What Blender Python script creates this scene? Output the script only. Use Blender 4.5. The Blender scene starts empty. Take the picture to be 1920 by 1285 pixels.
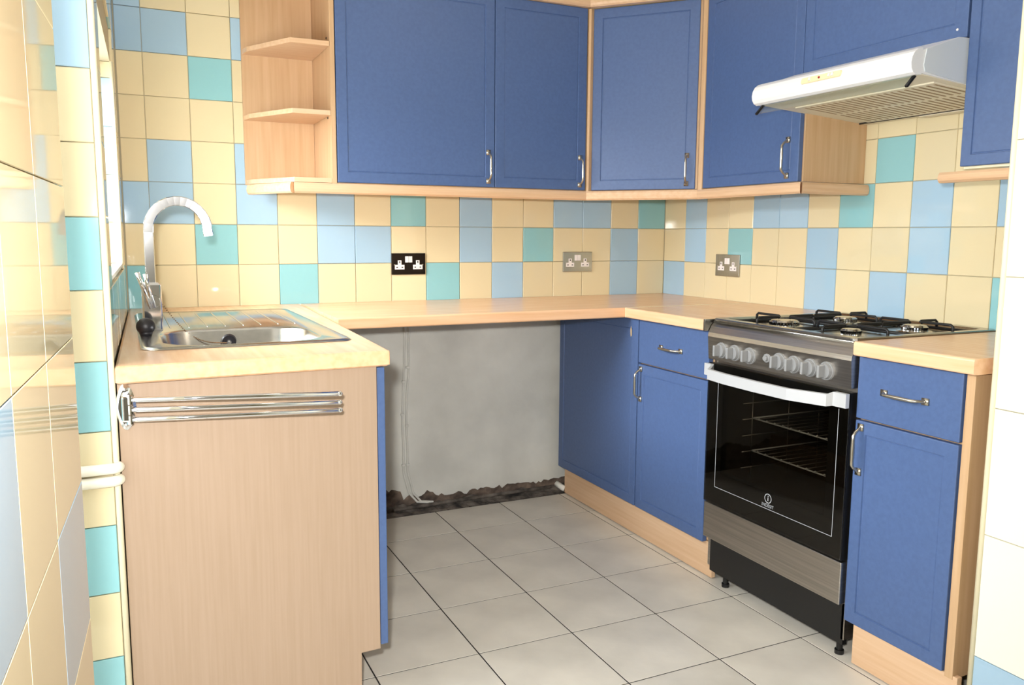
import bpy, bmesh, math, random
from mathutils import Vector, Matrix, noise
random.seed(7)
sc = bpy.context.scene
C = sc.collection

# ------------------------------------------------------------------ camera
cam_d = bpy.data.cameras.new('camera')
cam = bpy.data.objects.new('camera', cam_d); C.objects.link(cam)
YAW, PITCH, ROLL, FPX = 0.441427, 0.129688, 0.006076, 1547.117
cam_d.sensor_fit = 'HORIZONTAL'; cam_d.sensor_width = 36.0
cam_d.lens = 36.0 * FPX / 1920.0
cam_d.clip_start = 0.02
_f = Vector((math.sin(YAW)*math.cos(PITCH), math.cos(YAW)*math.cos(PITCH), -math.sin(PITCH)))
_r = Vector((math.cos(YAW), -math.sin(YAW), 0)); _u = _r.cross(_f)
_r2 = math.cos(ROLL)*_r + math.sin(ROLL)*_u; _u2 = -math.sin(ROLL)*_r + math.cos(ROLL)*_u
m = Matrix.Identity(4)
for i in range(3):
    m[i][0] = _r2[i]; m[i][1] = _u2[i]; m[i][2] = -_f[i]
m.translation = Vector((-2.3529, -3.2824, 1.1734))
cam.matrix_world = m
sc.camera = cam

# ------------------------------------------------------------------ light
w = bpy.data.worlds.new('daylight'); sc.world = w; w.use_nodes = True
w.node_tree.nodes['Background'].inputs[0].default_value = (0.86, 0.94, 1.0, 1)
w.node_tree.nodes['Background'].inputs[1].default_value = 1.0
def lamp(name, kind, loc, energy, color=(1,1,1), rot=(0,0,0), **k):
    d = bpy.data.lights.new(name, kind); d.energy = energy; d.color = color
    for a, b in k.items(): setattr(d, a, b)
    o = bpy.data.objects.new(name, d); C.objects.link(o); o.location = loc; o.rotation_euler = rot
    return o
# the flash on top of the camera
_fl = lamp('camera_flash', 'SPOT', (-2.392, -3.22, 1.27), 96, (1.0, 0.975, 0.94), shadow_soft_size=0.03,
           spot_size=math.radians(112), spot_blend=0.9)
_fl.rotation_euler = cam.matrix_world.to_euler()
# added fill light, as from an assumed, unseen glazed door in the left recess
lamp('assumed_door_fill', 'AREA', (-3.36, -1.87, 1.30), 5.0, (0.97, 0.98, 1.0), (0, math.radians(-60), 0),
     shape='RECTANGLE', size=1.9, size_y=0.75)
# daylight at the window over the sink: bright sky from above, weaker light from the horizon
_sk = lamp('sky_daylight', 'AREA', (-3.6, -0.98, 2.18), 145, (0.97, 0.98, 1.0), shape='RECTANGLE', size=1.2, size_y=1.2)
_sk.rotation_euler = (Vector((-2.4, -0.76, 1.38)) - Vector(_sk.location)).to_track_quat('-Z', 'Y').to_euler()
lamp('window_daylight', 'AREA', (-2.62, -0.78, 1.39), 6.5, (0.97, 0.98, 1.0), (0, math.radians(-80), 0),
     shape='RECTANGLE', size=0.60, size_y=0.92)
sc.view_settings.view_transform = 'Standard'; sc.view_settings.look = 'None'
sc.view_settings.gamma = 1.0; sc.view_settings.use_curve_mapping = False
sc.view_settings.exposure = 1.0

# ------------------------------------------------------------------ materials
def lin(c):
    return tuple(((v/255.0)/12.92 if v/255.0 <= 0.04045 else ((v/255.0+0.055)/1.055)**2.4) for v in c) + (1.0,)
def mat(name, rgb, rough=0.5, metal=0.0, var=0.0, vscale=(6,6,6), rgb2=None, bump=0.0, bscale=40, spec=0.5,
        coat=0.0, objvar=0.0, detail=3.0):
    M = bpy.data.materials.new(name); M.use_nodes = True
    nt = M.node_tree; N = nt.nodes; L = nt.links; b = N['Principled BSDF']
    b.inputs['Roughness'].default_value = rough; b.inputs['Metallic'].default_value = metal
    b.inputs['Specular IOR Level'].default_value = spec; b.inputs['Coat Weight'].default_value = coat
    b.inputs['Coat Roughness'].default_value = 0.05
    b.inputs['Base Color'].default_value = lin(rgb)
    col = None
    if rgb2 is not None or var:
        tc = N.new('ShaderNodeTexCoord'); mp = N.new('ShaderNodeMapping'); mp.inputs['Scale'].default_value = vscale
        nz = N.new('ShaderNodeTexNoise'); nz.inputs['Scale'].default_value = 1.0; nz.inputs['Detail'].default_value = detail
        L.new(tc.outputs['Object'], mp.inputs[0]); L.new(mp.outputs[0], nz.inputs['Vector'])
        rp = N.new('ShaderNodeValToRGB'); rp.color_ramp.elements[0].position = 0.32; rp.color_ramp.elements[1].position = 0.68
        c2 = rgb2 if rgb2 is not None else tuple(max(0, v*(1-var)) for v in rgb)
        rp.color_ramp.elements[0].color = lin(c2); rp.color_ramp.elements[1].color = lin(rgb)
        L.new(nz.outputs['Fac'], rp.inputs[0]); col = rp.outputs[0]
    if objvar:
        oi = N.new('ShaderNodeObjectInfo'); hs = N.new('ShaderNodeHueSaturation')
        mr = N.new('ShaderNodeMapRange'); mr.inputs['To Min'].default_value = 1-objvar; mr.inputs['To Max'].default_value = 1+objvar*0.6
        L.new(oi.outputs['Random'], mr.inputs['Value']); L.new(mr.outputs[0], hs.inputs['Value'])
        if col: L.new(col, hs.inputs['Color'])
        else: hs.inputs['Color'].default_value = lin(rgb)
        col = hs.outputs[0]
    if col: L.new(col, b.inputs['Base Color'])
    if bump:
        tc = N.new('ShaderNodeTexCoord'); nz = N.new('ShaderNodeTexNoise'); nz.inputs['Scale'].default_value = bscale
        nz.inputs['Detail'].default_value = 2.0
        L.new(tc.outputs['Object'], nz.inputs['Vector'])
        bp = N.new('ShaderNodeBump'); bp.inputs['Strength'].default_value = bump; bp.inputs['Distance'].default_value = 0.004
        L.new(nz.outputs['Fac'], bp.inputs['Height']); L.new(bp.outputs[0], b.inputs['Normal'])
    return M
TILE = {
 'Y': mat('tile_yellow', (224,210,172), 0.035, bump=0.012, bscale=9, objvar=0.05),
 'B': mat('tile_blue', (165,196,218), 0.035, bump=0.012, bscale=9, objvar=0.05),
 'T': mat('tile_teal', (143,196,202), 0.035, bump=0.012, bscale=9, objvar=0.05)}
TILE['C'] = mat('tile_cream', (244,240,222), 0.035, bump=0.012, bscale=9, objvar=0.03)
M_grout = mat('grout', (196,186,156), 0.8, bump=0.2)
M_fgrout = mat('floor_grout', (34,32,30), 0.9, bump=0.2)
M_ftile = mat('floor_tile_ceramic', (223,218,207), 0.34, var=0.09, vscale=(5,5,5), bump=0.08, bscale=60, objvar=0.035)
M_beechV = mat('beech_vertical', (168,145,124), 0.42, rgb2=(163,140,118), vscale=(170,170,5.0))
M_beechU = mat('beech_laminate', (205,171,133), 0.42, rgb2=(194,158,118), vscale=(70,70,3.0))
M_beechX = mat('beech_grain_x', (222,188,154), 0.38, rgb2=(212,174,136), vscale=(3.0,70,70))
M_beechY = mat('beech_grain_y', (222,188,154), 0.38, rgb2=(212,174,136), vscale=(70,3.0,70))
M_topX = mat('worktop_beech_x', (241,197,158), 0.24, rgb2=(232,183,140), vscale=(4.0,60,60))
M_topY = mat('worktop_beech_y', (241,197,158), 0.24, rgb2=(232,183,140), vscale=(60,4.0,60))
M_blue = mat('blue_door_foil', (77,101,147), 0.42, var=0.05, vscale=(90,90,90), bump=0.05, bscale=300)
M_white = mat('white_gloss_paint', (238,238,232), 0.30)
M_plaster = mat('old_plaster', (225,225,218), 0.85, var=0.10, vscale=(4,4,4), bump=0.35, bscale=26, detail=6)
M_mason = mat('bare_masonry', (136,118,104), 0.95, rgb2=(62,54,50), vscale=(16,16,22), bump=0.9, bscale=60, detail=6)
M_debris = mat('dark_mortar_dirt', (118,110,102), 0.95, rgb2=(40,37,36), vscale=(20,20,20), bump=0.9, bscale=70, detail=6)
M_paint = mat('white_wall_paint', (236,232,222), 0.8, var=0.03)
M_chrome = mat('chrome', (232,234,238), 0.07, 1.0)
M_steel = mat('brushed_steel', (196,190,182), 0.30, 1.0, var=0.12, vscale=(3,3,160))
M_steelH = mat('hob_steel', (186,184,178), 0.24, 1.0, var=0.08, vscale=(4,120,4))
M_sink = mat('sink_steel', (212,212,212), 0.20, 1.0, var=0.06, vscale=(40,4,40))
M_pewter = mat('pewter', (196,190,176), 0.28, 1.0)
M_silver = mat('silver_plastic', (150,151,152), 0.35, 0.2)
M_wire = mat('zinc_wire', (220,220,216), 0.45, 0.2)
M_bar = mat('satin_silver', (200,202,204), 0.34, 0.2)
M_black = mat('black_enamel', (18,18,19), 0.35)
M_castiron = mat('black_cast_iron', (16,16,18), 0.5)
M_rubber = mat('black_rubber', (22,20,26), 0.45)
M_cavity = mat('oven_enamel', (54,48,42), 0.5)
M_cream = mat('cream_plastic', (236,220,178), 0.4)
M_hood = mat('hood_white_enamel', (236,238,240), 0.28)
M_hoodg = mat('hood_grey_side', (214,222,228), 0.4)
M_under = mat('hood_underside', (226,218,196), 0.45)
M_dark = mat('dark_gap', (40,36,32), 0.8)
M_slot = mat('grille_slot', (156,136,106), 0.7)
M_red = mat('red_lamp', (150,30,24), 0.3)
M_offw = mat('offwhite_plastic', (238,232,230), 0.35)
M_print = mat('grey_print', (170,174,178), 0.5)
M_inkdark = mat('dark_print', (48,44,40), 0.6)
M_chip = mat('bare_chipboard', (206,178,140), 0.8)
M_trim = mat('cream_trim', (240,232,200), 0.35)
M_pipe = mat('painted_pipe', (238,232,214), 0.45)
M_brown = mat('sawn_chipboard', (168,134,96), 0.85, rgb2=(132,100,68), vscale=(90,90,90))
def glass(name, tint, transp, rough=0.03):
    M = bpy.data.materials.new(name); M.use_nodes = True; nt = M.node_tree; N = nt.nodes; L = nt.links
    N.remove(N['Principled BSDF']); out = N['Material Output']
    tr = N.new('ShaderNodeBsdfTransparent'); tr.inputs[0].default_value = (*tint, 1)
    gl = N.new('ShaderNodeBsdfGlossy'); gl.inputs['Roughness'].default_value = rough
    gl.inputs[0].default_value = (1,1,1,1)
    lw = N.new('ShaderNodeLayerWeight'); lw.inputs[0].default_value = 0.5
    pw = N.new('ShaderNodeMath'); pw.operation = 'POWER'; pw.inputs[1].default_value = 5.0; L.new(lw.outputs['Facing'], pw.inputs[0])
    fr = N.new('ShaderNodeMath'); fr.operation = 'MULTIPLY_ADD'; fr.inputs[1].default_value = 0.92; fr.inputs[2].default_value = 0.04; L.new(pw.outputs[0], fr.inputs[0])
    mx = N.new('ShaderNodeMixShader'); L.new(fr.outputs[0], mx.inputs[0]); L.new(tr.outputs[0], mx.inputs[1]); L.new(gl.outputs[0], mx.inputs[2])
    L.new(mx.outputs[0], out.inputs[0]); return M
M_ovenglass = glass('dark_oven_glass', (0.58,0.56,0.52), 1)
M_visor = glass('clear_visor', (0.86,0.90,0.88), 1)
M_pane = glass('window_glass', (0.97,0.98,0.98), 1)
def emis(name, col, s):
    M = bpy.data.materials.new(name); M.use_nodes = True; b = M.node_tree.nodes['Principled BSDF']
    b.inputs['Base Color'].default_value = (*col,1); b.inputs['Emission Color'].default_value = (*col,1); b.inputs['Emission Strength'].default_value = s
    return M
M_glow = emis('lamp_diffuser', (1.0,0.84,0.64), 6.0)

# ------------------------------------------------------------------ helpers
OFF = {}
def link_mesh(name, bm, material, smooth=False):
    bmesh.ops.recalc_face_normals(bm, faces=bm.faces)
    me = bpy.data.meshes.new(name); bm.to_mesh(me); bm.free()
    me.materials.append(material)
    if smooth:
        for p in me.polygons: p.use_smooth = True
    o = bpy.data.objects.new(name, me); C.objects.link(o); return o
def thing(name, label, cat, loc, group=None):
    o = bpy.data.objects.new(name, None); o.empty_display_size = 0.05; C.objects.link(o); o.location = loc
    o['label'] = label; o['category'] = cat
    if group: o['group'] = group
    OFF[o] = Vector(loc); return o
def part(name, bm, material, parent, M=None, smooth=False, label=None):
    if M is not None: bm.transform(M)
    off = OFF[parent]; bmesh.ops.translate(bm, verts=bm.verts, vec=-off)
    o = link_mesh(name, bm, material, smooth); o.parent = parent; OFF[o] = off
    if label: o['label'] = label
    return o
def solo(name, bm, material, label, cat, loc, group=None, smooth=False):
    bmesh.ops.translate(bm, verts=bm.verts, vec=-Vector(loc))
    o = link_mesh(name, bm, material, smooth); o.location = loc; o['label'] = label; o['category'] = cat
    if group: o['group'] = group
    OFF[o] = Vector(loc); return o
def struct(name, bm, material, smooth=False):
    o = link_mesh(name, bm, material, smooth); o['kind'] = 'structure'; OFF[o] = Vector((0,0,0)); return o
def box(bm, x0, x1, y0, y1, z0, z1):
    vs = [bm.verts.new((x, y, z)) for x in (min(x0,x1), max(x0,x1)) for y in (min(y0,y1), max(y0,y1)) for z in (min(z0,z1), max(z0,z1))]
    for f in ((0,1,3,2),(4,6,7,5),(0,4,5,1),(2,3,7,6),(0,2,6,4),(1,5,7,3)): bm.faces.new([vs[i] for i in f])
    return vs
def nb(*boxes, bevel=0.0, seg=2):
    bm = bmesh.new()
    for b in boxes: box(bm, *b)
    if bevel: bmesh.ops.bevel(bm, geom=list(bm.edges), offset=bevel, segments=seg, affect='EDGES', profile=0.5)
    return bm
def prism(pts, lo, hi, axis='z', bm=None, bevel=0.0, seg=2):
    """extrude a polygon; axis z: pts=(x,y); axis y: pts=(x,z); axis x: pts=(y,z)"""
    bm = bm or bmesh.new()
    def P(a, b, t): return {'z': (a,b,t), 'y': (a,t,b), 'x': (t,a,b)}[axis]
    A = [bm.verts.new(P(a,b,lo)) for a,b in pts]; B = [bm.verts.new(P(a,b,hi)) for a,b in pts]
    n = len(pts); fs = [bm.faces.new(A), bm.faces.new(B)]
    for i in range(n): bm.faces.new((A[i], A[(i+1)%n], B[(i+1)%n], B[i]))
    if bevel: bmesh.ops.bevel(bm, geom=list(bm.edges), offset=bevel, segments=seg, affect='EDGES', profile=0.5)
    return bm
def cyl(bm, p0, p1, r0, r1=None, n=20, cap=True):
    p0 = Vector(p0); p1 = Vector(p1); r1 = r0 if r1 is None else r1
    d = (p1-p0).normalized(); a = d.orthogonal().normalized(); b = d.cross(a)
    R0 = [bm.verts.new(p0 + (a*math.cos(t)+b*math.sin(t))*r0) for t in [2*math.pi*i/n for i in range(n)]]
    R1 = [bm.verts.new(p1 + (a*math.cos(t)+b*math.sin(t))*r1) for t in [2*math.pi*i/n for i in range(n)]]
    for i in range(n): bm.faces.new((R0[i], R0[(i+1)%n], R1[(i+1)%n], R1[i]))
    if cap: bm.faces.new(R0); bm.faces.new(R1)
def tube(bm, pts, r, n=8, up=None, sec=None):
    """sweep a round (or given) section along a path"""
    pts = [Vector(p) for p in pts]; rings = []; prev = None
    for i, p in enumerate(pts):
        t = ((pts[min(i+1,len(pts)-1)]-pts[max(i-1,0)])).normalized()
        if prev is None:
            a = (Vector(up) if up else t.orthogonal()); a = (a - t*a.dot(t)).normalized()
        else: a = (prev - t*prev.dot(t)).normalized()
        prev = a; b = t.cross(a)
        rr = r[i] if isinstance(r, (list, tuple)) else r
        if sec: ring = [bm.verts.new(p + a*u + b*v) for u, v in sec]
        else: ring = [bm.verts.new(p + (a*math.cos(k)+b*math.sin(k))*rr) for k in [2*math.pi*j/n for j in range(n)]]
        rings.append(ring)
    n = len(rings[0])
    for A, B in zip(rings, rings[1:]):
        for j in range(n): bm.faces.new((A[j], A[(j+1)%n], B[(j+1)%n], B[j]))
    bm.faces.new(rings[0]); bm.faces.new(rings[-1])
def sphere(bm, c, r, sz=1.0, seg=12):
    ret = bmesh.ops.create_uvsphere(bm, u_segments=seg, v_segments=max(6,seg//2), radius=r)
    for v in ret['verts']: v.co.z *= sz; v.co += Vector(c)
def rrect(x0, x1, y0, y1, r, n=6):
    pts = []
    for cx, cy, a0 in ((x1-r, y1-r, 0), (x0+r, y1-r, 90), (x0+r, y0+r, 180), (x1-r, y0+r, 270)):
        for i in range(n+1):
            a = math.radians(a0 + 90*i/n); pts.append((cx+r*math.cos(a), cy+r*math.sin(a)))
    return pts
def rings_mesh(loops, cap_last=False, cap_first=False):
    bm = bmesh.new(); R = [[bm.verts.new(p) for p in l] for l in loops]; n = len(R[0])
    for A, B in zip(R, R[1:]):
        for j in range(n): bm.faces.new((A[j], A[(j+1)%n], B[(j+1)%n], B[j]))
    if cap_last: bm.faces.new(R[-1])
    if cap_first: bm.faces.new(R[0])
    return bm
def F(x, y, z, deg): return Matrix.Translation((x,y,z)) @ Matrix.Rotation(math.radians(deg), 4, 'Z')

# ------------------------------------------------------------------ tiles
TM = {}
def tile_mesh(w, h, colour, g=0.0009, t=0.008, name='wall_tile'):
    k = (round(w,4), round(h,4), colour, t, g, name)
    if k in TM: return TM[k]
    a, b = w/2-g, h/2-g; e = min(0.0014 if g > 0.0006 else 0.0006, a*0.4); bm = bmesh.new()
    L0 = [bm.verts.new((x, 0, z)) for x, z in ((-a,-b),(a,-b),(a,b),(-a,b))]
    L1 = [bm.verts.new((x, -t+(0.0016 if g > 0.0006 else 0.0006), z)) for x, z in ((-a,-b),(a,-b),(a,b),(-a,b))]
    L2 = [bm.verts.new((x, -t, z)) for x, z in ((-a+e,-b+e),(a-e,-b+e),(a-e,b-e),(-a+e,b-e))]
    for A, B in ((L0,L1),(L1,L2)):
        for j in range(4): bm.faces.new((A[j],A[(j+1)%4],B[(j+1)%4],B[j]))
    bm.faces.new(L2); bm.faces.new(L0)
    bmesh.ops.recalc_face_normals(bm, faces=bm.faces)
    me = bpy.data.meshes.new(name); bm.to_mesh(me); bm.free(); me.materials.append(TILE[colour]); TM[k] = me; return me
def tile(parent, x, y, z, deg, w, h, colour, jit=0.25, g=0.0009):
    o = bpy.data.objects.new('wall_tile', tile_mesh(w, h, colour, g)); C.objects.link(o)
    o.location = (x, y, z); o.rotation_euler = (math.radians(random.uniform(-jit,jit)), 0, math.radians(deg+random.uniform(-jit,jit)))
    o.parent = parent; return o

S = 0.15; ZA = 1.2058; ZT = 0.9; WT = 0.862; CEIL = 2.42
def xl(y): return -2.337 + 0.0286*y           # face of the window wall
A1 = 0.0599
def x1(y): return -2.401 + math.tan(A1)*(y+2.342)   # set-back wall nearer the camera

# ------------------------------------------------------------------ structure
# floor
bm = nb((-3.4, 0.15, -4.7, 0.15, -0.08, -0.0012)); floor = struct('floor', bm, M_fgrout)
def ftile(x0, x1_, y0, y1):
    k = ('f', round(x1_-x0,4), round(y1-y0,4))
    if k not in TM:
        a, b = (x1_-x0)/2-0.0021, (y1-y0)/2-0.0021
        bmt = nb((-a,a,-b,b,-0.008,0.0)); top = [e for e in bmt.edges if all(v.co.z > -0.001 for v in e.verts)]
        bmesh.ops.bevel(bmt, geom=top, offset=0.0006, segments=1, affect='EDGES')
        me = bpy.data.meshes.new('floor_tile'); bmt.to_mesh(me); bmt.free(); me.materials.append(M_ftile); TM[k] = me
    o = bpy.data.objects.new('floor_tile', TM[k]); C.objects.link(o); o.location = ((x0+x1_)/2, (y0+y1)/2, 0.0); o.parent = floor
xs = [-3.2922+0.2998*k for k in range(11)]
ys = [-0.075] + [-0.336-0.3075*k for k in range(15)]
for i in range(len(xs)-1):
    for j in range(len(ys)-1):
        if (xs[i] > -0.60 and ys[j] < -2.0) or (xs[i] < -2.40 and not (-2.2 < ys[j+1] and ys[j] < -1.2)): continue
        ftile(xs[i], xs[i+1], ys[j+1], ys[j])
# ceiling
ceiling = struct('ceiling', nb((-3.5, 0.2, -4.75, 0.2, CEIL, CEIL+0.1)), M_paint)
# back wall, right wall
wall_back = struct('wall_back', nb((-2.62, 0.2, 0.008, 0.2, -0.08, CEIL)), M_grout)
wall_right = struct('wall_right', nb((0.008, 0.2, -2.3, 0.008, -0.08, CEIL)), M_grout)
# window wall (slightly out of square) around the window opening
WY0, WY1, WZ0, WZ1 = -1.25, -0.31, 1.066, 1.706
bm = bmesh.new()
def lpr(y0, y1, z0, z1, depth=0.26): prism([(xl(y0)-0.008,y0),(xl(y1)-0.008,y1),(xl(y1)-depth,y1),(xl(y0)-depth,y0)], z0, z1, 'z', bm)
lpr(-1.392, 0.008, -0.08, WZ0-0.004); lpr(-1.392, 0.008, WZ1, CEIL); lpr(-1.392, WY0, WZ0-0.004, WZ1); lpr(WY1, 0.008, WZ0-0.004, WZ1)
wall_left = struct('wall_left', bm, M_grout)
# set-back wall running towards the camera, nib on the right, wall behind the camera
YE = -2.342
bm = prism([(x1(YE)-0.008,YE+0.001),(x1(-4.62)-0.008,-4.62),(x1(-4.62)-0.12,-4.62),(x1(YE)-0.12,YE+0.001)], -0.08, CEIL)
wall_side = struct('wall_entrance_left', bm, M_grout)
struct('wall_recess_back', nb((-3.40, xl(-1.3)-0.262, -1.392, -1.25, -0.08, CEIL)), M_paint)
struct('wall_recess_side', nb((-3.40,-3.25,-2.46,-2.30,-0.08,CEIL),(-3.40,-3.25,-2.30,-1.392,2.2,CEIL),(-3.40,-3.25,-1.44,-1.392,-0.08,2.2),(-3.40,x1(YE)-0.121,-2.46,YE,-0.08,CEIL)), M_paint)
gd = struct('door_1', nb((-3.27,-3.22,-2.30,-2.24,0,2.2),(-3.27,-3.22,-1.50,-1.44,0,2.2),(-3.27,-3.22,-2.24,-1.50,2.13,2.2),(-3.27,-3.22,-2.24,-1.50,0,0.09)), M_white)  # assumed glazed door, out of view, added to go with the recess fill light
part('door_pane', nb((-3.248,-3.242,-2.239,-1.501,0.091,2.129)), M_pane, gd)
JX, JY = -0.565, -2.068
wall_jamb = struct('wall_entrance_right', nb((JX+0.008, 0.2, -4.62, JY, -0.08, CEIL)), M_grout)
wall_front = struct('wall_front', nb((-3.5, 0.2, -4.75, -4.60, -0.08, CEIL)), M_paint)

# tiles, back wall: columns from the right-hand corner, rows from the top down
rows_b = {  # row bottom z index -> colours for columns 0..15 ('.' = hidden behind a cabinet)
 1:  'TYBBYYBYTYBYBYBB', 2: 'YBYYTYBYYBBYYTYY', 3: 'YBYYYBYTYYYTYYYT',
 0:  '............BYBY', -1: '............YYYY', -2: '............YTYY', -3: '............BYBB', -4: '............YYYB', -5: '............YBYY'}
for m_, cols in rows_b.items():
    zb = ZA - (m_-1)*S; zt = zb + S
    if m_ == 1: zb, zt = ZA, ZA+S
    elif m_ == 2: zb, zt = ZA-S, ZA
    elif m_ == 3: zb, zt = ZT-0.002, ZA-S
    elif m_ <= 0: zb, zt = ZA+(1-m_)*S, ZA+(2-m_)*S
    for n, c in enumerate(cols):
        if c == '.': continue
        if n < 15: tile(wall_back, -(n+0.5)*S, 0.008, (zb+zt)/2, 0, S, zt-zb, c)
        else:      tile(wall_back, (-15*S-2.3355)/2, 0.008, (zb+zt)/2, 0, 2.3355-15*S, zt-zb, c, 0.5)
# tiles, right wall: columns from the corner
rows_r = {1:'YBYYBBYTYBYBY', 2:'YBYTYYBYYBYYY', 3:'BYYYYYBYBYYTY', 0:'......YYTYYB.', -1:'......YYYYYY.'}
for m_, cols in rows_r.items():
    if m_ == 1: zb, zt = ZA, ZA+S
    elif m_ == 2: zb, zt = ZA-S, ZA
    elif m_ == 3: zb, zt = ZT-0.002, ZA-S
    else: zb, zt = ZA+(1-m_)*S, ZA+(2-m_)*S
    for n, c in enumerate(cols):
        if c == '.': continue
        y0 = 0.0 if n == 0 else -(0.15*n+0.010); y1 = -(0.15*(n+1)+0.010)
        tile(wall_right, 0.008, (y0+y1)/2, (zb+zt)/2, -90, y0-y1, zt-zb, c)
# tiles, window wall
dl = 90 - math.degrees(math.atan(0.0286))
zl = [ZT, ZA-S, ZA, ZA+S, ZA+2*S, ZA+3*S, ZA+4*S, ZA+5*S, ZA+6*S]
cl = ['TYYYBYYBTY', 'YYBYYYTYYB', 'BYYTYYYBYY', 'YYYYBYYYTY', 'YBYYYTYYYY', 'YYYYYYYYBY', 'BYTYYYBYYY', 'BYYYYBYYTY']
for r_ in range(8):
    y = 0.0; n = 0
    while y > -1.39:
        y2 = max(y-0.155 if r_ else y-0.155, -1.392); ym = (y+y2)/2; z0, z1 = zl[r_], zl[r_+1]
        if ym < WY1 and ym > WY0:
            if WZ0 <= z0 < WZ1-0.02 or (z0 < WZ1-0.1 and z1 > WZ1): y = y2; n += 1; continue
            if z0 < WZ0: z1 = min(z1, WZ0-0.006)
        elif y > WY1 > y2 and WZ0-0.02 <= z0 < WZ1-0.02: y2 = WY1
        elif y > WY0 > y2 and WZ0-0.02 <= z0 < WZ1-0.02: y = WY0
        ym = (y+y2)/2
        if z1-z0 > 0.03 and y-y2 > 0.012: tile(wall_left, xl(ym)-0.008, ym, (z0+z1)/2, dl, y-y2, z1-z0, cl[r_][n%10])
        y = y2; n += 1
# end face of the window wall, beside the sink unit
zs = [2.384, 2.236, 2.088, 1.940, 1.792, 1.643, 1.495, 1.351, 1.204, 1.056, 0.909, 0.761, 0.670, 0.557, 0.407, 0.262, 0.114, 0.0]
cs = 'YTYBYBYYTYTYYTYTY'
for k in range(len(cs)):
    tile(wall_left, -2.389-0.075, -1.392, (zs[k]+zs[k+1])/2, 0, 0.150, zs[k]-zs[k+1], cs[k], 0.1)
bm = bmesh.new(); tube(bm, [(-2.383,-1.394,0.0),(-2.383,-1.394,CEIL-0.002)], 0.0068, 10)
struct('trim_1', bm, M_trim, True)
# tiles on the wall nearer the camera
zz = [0.018+0.15*k for k in range(17)]; zz[0] = 0.0
yy = [-2.342] + [-2.523-0.1505*k for k in range(12)]
cc = ['YBYYYYBYYYTY','YYYBYYYYBYYY','BYYYYTYYYYYB','YYBYYYYBYYYY','YYYYBYYYYTYY','BYYYYYBYYYYY','YYBYYYYYBYYY','YYYYTYYYYYBY','YYYYYYBYYYYY',
      'YBYYYYYTYYYY','YBYYBYYYYYYY','YBYTYYYBYYYY','YYBYYYYYYBYY','TYYYBYYYYYYY','YYYYYYTYYYBY','YBYYYYYYYYYY']
d1 = 90 - math.degrees(A1)
for i in range(16):
    for j in range(12):
        ym = (yy[j]+yy[j+1])/2
        tile(wall_side, x1(ym)-0.008, ym, (zz[i]+zz[i+1])/2, d1, (yy[j]-yy[j+1])/math.cos(A1), zz[i+1]-zz[i], cc[i][j], 0.02, 0.0004)
# right-hand nib tiles
zz = [0.0, 0.187, 0.487, 0.787, 1.087, 1.387, 1.687, 1.987, 2.287, 2.42]
cc = ['BCCBC','CCCCC','CCBCC','CCCCT','CCCCC','CBCCC','CCCCC','BCCCC','CCCTC']
for i in range(9):
    for j in range(5):
        y0 = JY-0.012-0.3*j
        tile(wall_jamb, JX+0.008, y0-0.15, (zz[i]+zz[i+1])/2, -90, 0.3, zz[i+1]-zz[i], cc[i][j], 0.05)
bm = bmesh.new(); tube(bm, [(JX+0.006,JY-0.005,0.0),(JX+0.006,JY-0.005,CEIL-0.002)], 0.0072, 10)
struct('trim_2', bm, M_trim, True)
# plaster below the worktop with a ragged lower edge, bare masonry behind it
bm = bmesh.new(); n = 150; T_ = []; B_ = []
for i in range(n+1):
    x = -2.30 + 1.98*i/n
    zb = 0.05 + 0.030*noise.noise((x*7,0,0)) + 0.024*noise.noise((x*23,3,0)) + 0.012*noise.noise((x*70,5,0)) + (0.05 if x < -1.31 else 0.0)
    T_.append((x, 0.900)); B_.append((x, max(0.012, zb)))
for i in range(n):
    for (a, b, c, d) in (((T_[i],T_[i+1],B_[i+1],B_[i]),) ):
        f1 = [bm.verts.new((p[0], -0.001+0.0008*noise.noise((p[0]*5,p[1]*5,1)), p[1])) for p in (a,b,c,d)]
        f2 = [bm.verts.new((p[0], 0.0085, p[1])) for p in (a,b,c,d)]
        bm.faces.new(f1); bm.faces.new((f1[3],f1[2],f2[2],f2[3]))
bmesh.ops.remove_doubles(bm, verts=bm.verts, dist=1e-5)
part('plaster', bm, M_plaster, wall_back)
def rough(x0, x1_, nx, ny, fn):
    bm = bmesh.new(); G = [[bm.verts.new(fn(x0+(x1_-x0)*i/nx, j/ny)) for j in range(ny+1)] for i in range(nx+1)]
    for i in range(nx):
        for j in range(ny): bm.faces.new((G[i][j],G[i+1][j],G[i+1][j+1],G[i][j+1]))
    return bm
part('bare_masonry', rough(-2.28,-0.33,180,10, lambda x,t: (x, 0.0072-0.012*abs(noise.noise((x*22,t*3,2))), 0.0+0.15*t)), M_mason, wall_back)
o = part('mortar_dirt', rough(-2.28,-0.33,180,8, lambda x,t: (x, 0.004-0.085*t, max(-0.006,(1-t)*0.030*(0.6+0.8*abs(noise.noise((x*14,t*4,7))))+0.006*noise.noise((x*50,t*9,1))-0.004*t))), M_debris, floor)
o['kind'] = 'stuff'
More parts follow.
